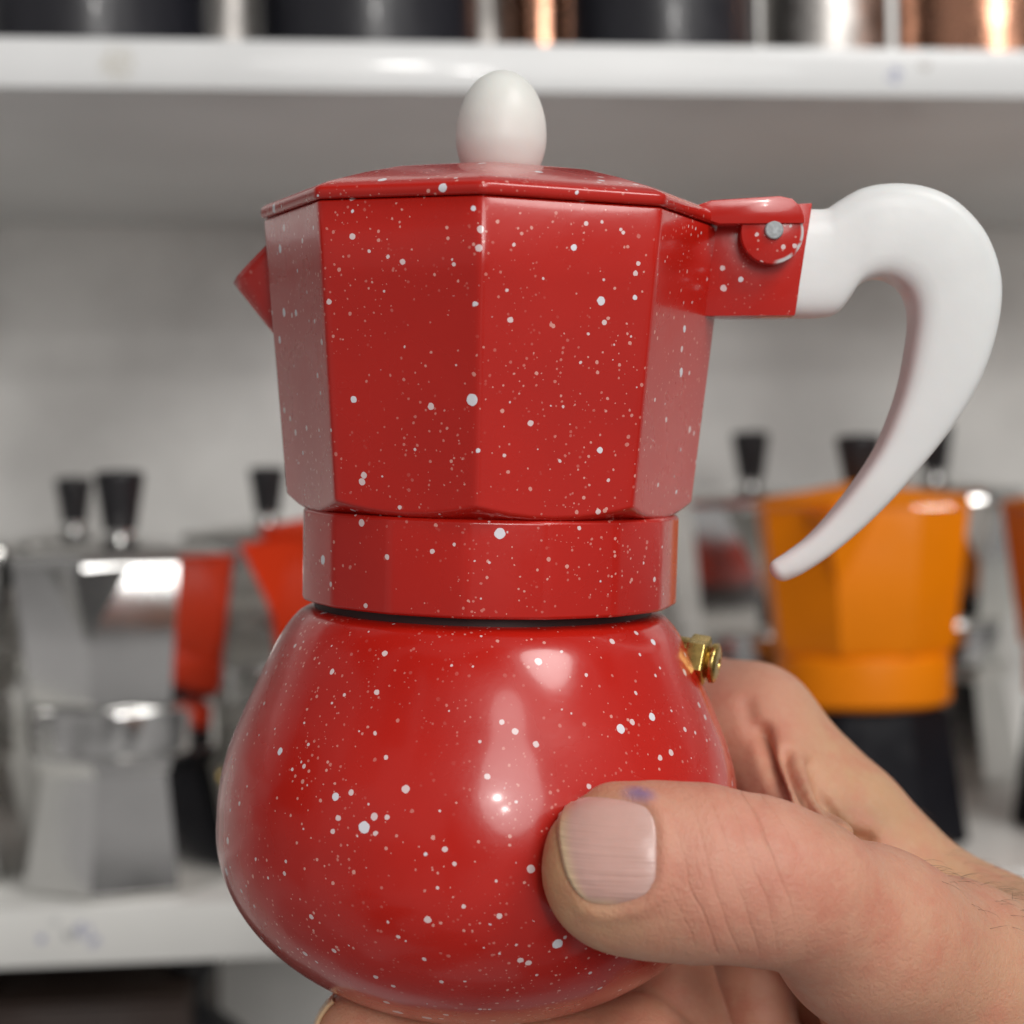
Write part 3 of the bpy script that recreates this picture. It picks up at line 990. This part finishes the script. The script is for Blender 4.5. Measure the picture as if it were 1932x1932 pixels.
def skin_material():
    nt = NT('skin')
    at_ = nt.n('ShaderNodeAttribute', attribute_name='tint')
    kn_ = nt.n('ShaderNodeAttribute', attribute_name='knuckle')
    c = at_.outputs['Color']
    c = nt.mix(nt.ramp(nt.noise(150, 5, 0.6), 0.38, 0.72, 0, 0.55), c, (0.58, 0.20, 0.135))
    c = nt.mix(nt.ramp(nt.noise(900, 3), 0.5, 0.8, 0, 0.22), c, (0.66, 0.42, 0.28))
    # ink smear and dry skin beside the nail
    def spot(u, v, d, r, sx=1.0):
        vm = nt.n('ShaderNodeVectorMath', operation='SUBTRACT')
        p = C3(u, v, d) - anchor
        vm.inputs[1].default_value = tuple(p)
        nt.l(nt.tc(), vm.inputs[0])
        sc_ = nt.n('ShaderNodeVectorMath', operation='MULTIPLY')
        sc_.inputs[1].default_value = (1 / sx, 0.6, 1)
        nt.l(vm.outputs[0], sc_.inputs[0])
        ln = nt.n('ShaderNodeVectorMath', operation='LENGTH')
        nt.l(sc_.outputs[0], ln.inputs[0])
        return nt.ramp(ln.outputs['Value'], r, r * 0.35)
    ink = nt.math('MULTIPLY', spot(1195, 1484, 0.2065, 0.0028, 1.7), nt.ramp(nt.noise(900, 3), 0.32, 0.46))
    c = nt.mix(nt.math('MULTIPLY', ink, 0.95), c, (0.03, 0.09, 0.38))
    dry = nt.math('MULTIPLY', spot(1135, 1484, 0.207, 0.0020, 2.0), nt.ramp(nt.noise(2600, 2), 0.52, 0.62))
    c = nt.mix(nt.math('MULTIPLY', dry, 0.8), c, (0.80, 0.70, 0.62))
    # creases over the thumb joint: bent bands across its length
    sep = nt.n('ShaderNodeSeparateXYZ')
    nt.l(nt.tc(), sep.inputs[0])
    zz = nt.math('ADD', sep.outputs[2], -0.0255)
    bend = nt.math('MULTIPLY', nt.math('MULTIPLY', zz, zz), 9.0)
    w = nt.math('ADD', nt.math('MULTIPLY_ADD', zz, 0.14, sep.outputs[0]), bend)
    wob = nt.math('MULTIPLY', nt.math('SUBTRACT', nt.noise(70, 2), 0.5), 0.0048)
    w = nt.math('ADD', w, wob)
    wp = nt.math('MULTIPLY', w, 1 / 0.0027)
    ph = nt.math('FRACT', wp)
    wn = nt.n('ShaderNodeTexWhiteNoise', noise_dimensions='1D')
    nt.l(nt.math('FLOOR', wp), wn.inputs['W'])
    tri = nt.math('ABSOLUTE', nt.math('SUBTRACT', ph, 0.5))
    line = nt.ramp(tri, 0.0, 0.13)
    brk_ = nt.math('MULTIPLY', nt.ramp(nt.noise(150, 3), 0.25, 0.5), nt.math('MULTIPLY_ADD', wn.outputs['Value'], 0.8, 0.3))
    depth_ = nt.math('MULTIPLY', nt.math('MULTIPLY', nt.math('SUBTRACT', 1.0, line), kn_.outputs['Fac']), brk_)
    hgt = nt.math('MULTIPLY', depth_, -1.0)
    b = nt.bump(nt.noise(2000, 4, 0.65), 0.5, 0.00034)
    st = nt.n('ShaderNodeMapping')
    st.inputs['Scale'].default_value = (1.0, 1.0, 0.35)
    nt.l(nt.tc(), st.inputs['Vector'])
    vo = nt.n('ShaderNodeTexVoronoi', feature='DISTANCE_TO_EDGE')
    vo.inputs['Scale'].default_value = 1300
    nt.l(st.outputs[0], vo.inputs['Vector'])
    b = nt.bump(nt.ramp(vo.outputs['Distance'], 0, 0.12), 0.2, 0.00014, b)
    b = nt.bump(nt.noise(210, 3), 0.28, 0.0007, b)
    b = nt.bump(nt.math('MULTIPLY', nt.ramp(tri, 0.0, 0.5), kn_.outputs['Fac']), 0.15, 0.0004, b)
    b = nt.bump(hgt, 0.55, 0.00032, b)
    c = nt.mix(nt.math('MULTIPLY', depth_, 0.18), c, (0.36, 0.13, 0.075))  # creases darkened in the colour too, standing in for their shade
    nt.set(Base_Color=c, Roughness=nt.ramp(nt.noise(700, 3), 0.3, 0.7, 0.34, 0.52), Normal=b, Subsurface_Weight=0.28,
           Subsurface_Radius=(0.0032, 0.0012, 0.0007), Subsurface_Scale=1.0, Specular_IOR_Level=0.42)
    return nt.m
hand_me.materials.append(skin_material())
hand = bpy.data.objects.new('hand', hand_me)
COL.objects.link(hand)
hand.matrix_world = Matrix.Translation(CAM + CAMROT @ Vector(anchor)) @ CAMROT.to_4x4()
tag(hand, "bare right hand gripping the red pot's round base, thumb in front", 'hand')

def ray_depth(u, v, d0=0.19, d1=0.225):
    D = np.linspace(d0, d1, 700)
    X = np.stack([(u - HALF) / F * D, D, -(v - HALF) / F * D], 1).astype(np.float32)
    s = H(X)
    k = np.argmax(s < 0)
    return D[k] if s[k] < 0 else d1
def nail_material():
    nt = NT('fingernail')
    at_ = nt.n('ShaderNodeAttribute', attribute_name='tint')
    c = nt.mix(nt.ramp(nt.noise(500, 3), 0.35, 0.7, 0, 0.25), at_.outputs['Color'], (0.62, 0.36, 0.30))
    mp = nt.n('ShaderNodeMapping')
    mp.inputs['Scale'].default_value = (60, 60, 1500)
    nt.l(nt.tc(), mp.inputs['Vector'])
    rid = nt.noise(1.0, 2, vec=mp.outputs[0])
    b = nt.bump(rid, 0.9, 0.00022)
    nt.set(Base_Color=c, Roughness=0.34, Normal=b, Coat_Weight=0.4, Coat_Roughness=0.28, Subsurface_Weight=0.25, Subsurface_Radius=(0.0016, 0.0008, 0.0006), Subsurface_Scale=1.0, Specular_IOR_Level=0.5)
    return nt.m
M['nail'] = nail_material()
ns, ntt = 26, 31
nv, ncol = [], []
for i in range(ns):
    s = i / (ns - 1)
    for j in range(ntt):
        t = -1 + 2 * j / (ntt - 1)
        u, v = nail_uv(s * 1.0, t)
        d = ray_depth(u, v)
        edge = max(abs(t) ** 8, 0.4 * (1 - s) ** 3)
        lift = 0.00020 + 0.00022 * s - 0.00060 * edge
        p = C3(u, v, d)
        nrm = grad(p[None])[0]
        p = p + nrm * lift
        nv.append(p - anchor)
        fe = np.clip((s - 0.86) / 0.10, 0, 1)
        side = np.clip((t - 0.80) / 0.15, 0, 1) * np.clip((s - 0.35) / 0.3, 0, 1)
        lun = np.exp(-(((s - 0.0) / 0.22) ** 2)) * 0.35
        col = np.array((0.69, 0.40, 0.345))
        col = col * (1 - lun) + np.array((0.66, 0.47, 0.43)) * lun
        w_ = max(fe, side * 0.8)
        col = col * (1 - w_) + np.array((0.84, 0.58, 0.36)) * w_
        ncol.append((*col, 1))
fs = grid_faces(ns, ntt, False, False, False)
nail = mesh_obj('thumbnail', nv, fs, M['nail'], hand, 0)
cn = nail.data.color_attributes.new('tint', 'FLOAT_COLOR', 'POINT')
cn.data.foreach_set('color', np.array(ncol, np.float32).ravel())
sm_ = nail.modifiers.new('thickness', 'SOLIDIFY'); sm_.thickness = 0.0004; sm_.offset = -1

# tip nail of the finger under the bulb, seen edge on
fv, fc = [], []
cen = C3(690, 1960, 0.2445)
for i in range(12):
    for j in range(13):
        a = rad(-52 + 104 * i / 11)
        bb = rad(-20 + 60 * j / 12)
        r = rpx(96, 0.2445) + 0.0003
        fv.append(cen + np.array((-math.cos(a) * math.cos(bb) * r, math.sin(bb) * r * 0.92, math.sin(a) * r)) - anchor)
        fc.append((0.66, 0.46, 0.26, 1))
fn_ = mesh_obj('fingernail', fv, grid_faces(12, 13, False, False, False), M['nail'], hand, 0)
cn = fn_.data.color_attributes.new('tint', 'FLOAT_COLOR', 'POINT')
cn.data.foreach_set('color', np.array(fc, np.float32).ravel())
sm_ = fn_.modifiers.new('thickness', 'SOLIDIFY'); sm_.thickness = 0.0005; sm_.offset = 0

# short dark hairs on the back of the hand
Gn = g
cand = np.where((uvp[:, 0] > 1730) & (uvp[:, 0] < 1990) & (Gn[:, 1] < 0.5) & (Gn[:, 2] > 0.45) & (uvp[:, 1] > 1480) & (uvp[:, 1] < 1900))[0]
rng = np.random.default_rng(4)
hv_, hf_ = [], []
for i in rng.choice(cand, 110, replace=False):
    p, n = V[i], Gn[i]
    flow = np.array((0.75, -0.1, -0.35)) + rng.normal(0, 0.28, 3)
    flow -= n * (flow @ n)
    flow /= np.linalg.norm(flow)
    sd_ = np.cross(n, flow)
    ln = rng.uniform(0.0018, 0.0040)
    st_ = len(hv_)
    for k in range(4):
        t = k / 3
        q = p + flow * ln * t + n * (0.0011 * math.sin(t * 2.2) * ln / 0.004)
        w = 0.000026 * (1 - 0.8 * t)
        for a in (0, 2.094, 4.189):
            hv_.append(q + (sd_ * math.cos(a) + n * math.sin(a)) * w - anchor)
    for k in range(3):
        for a in range(3):
            b0 = st_ + k * 3 + a
            b1 = st_ + k * 3 + (a + 1) % 3
            hf_.append((b0, b1, b1 + 3, b0 + 3))
M['hair'] = plain('dark_hair', (0.09, 0.055, 0.035), 0.5)
hair = mesh_obj('hair', hv_, hf_, M['hair'], hand, 0)
hair['kind'] = 'stuff'
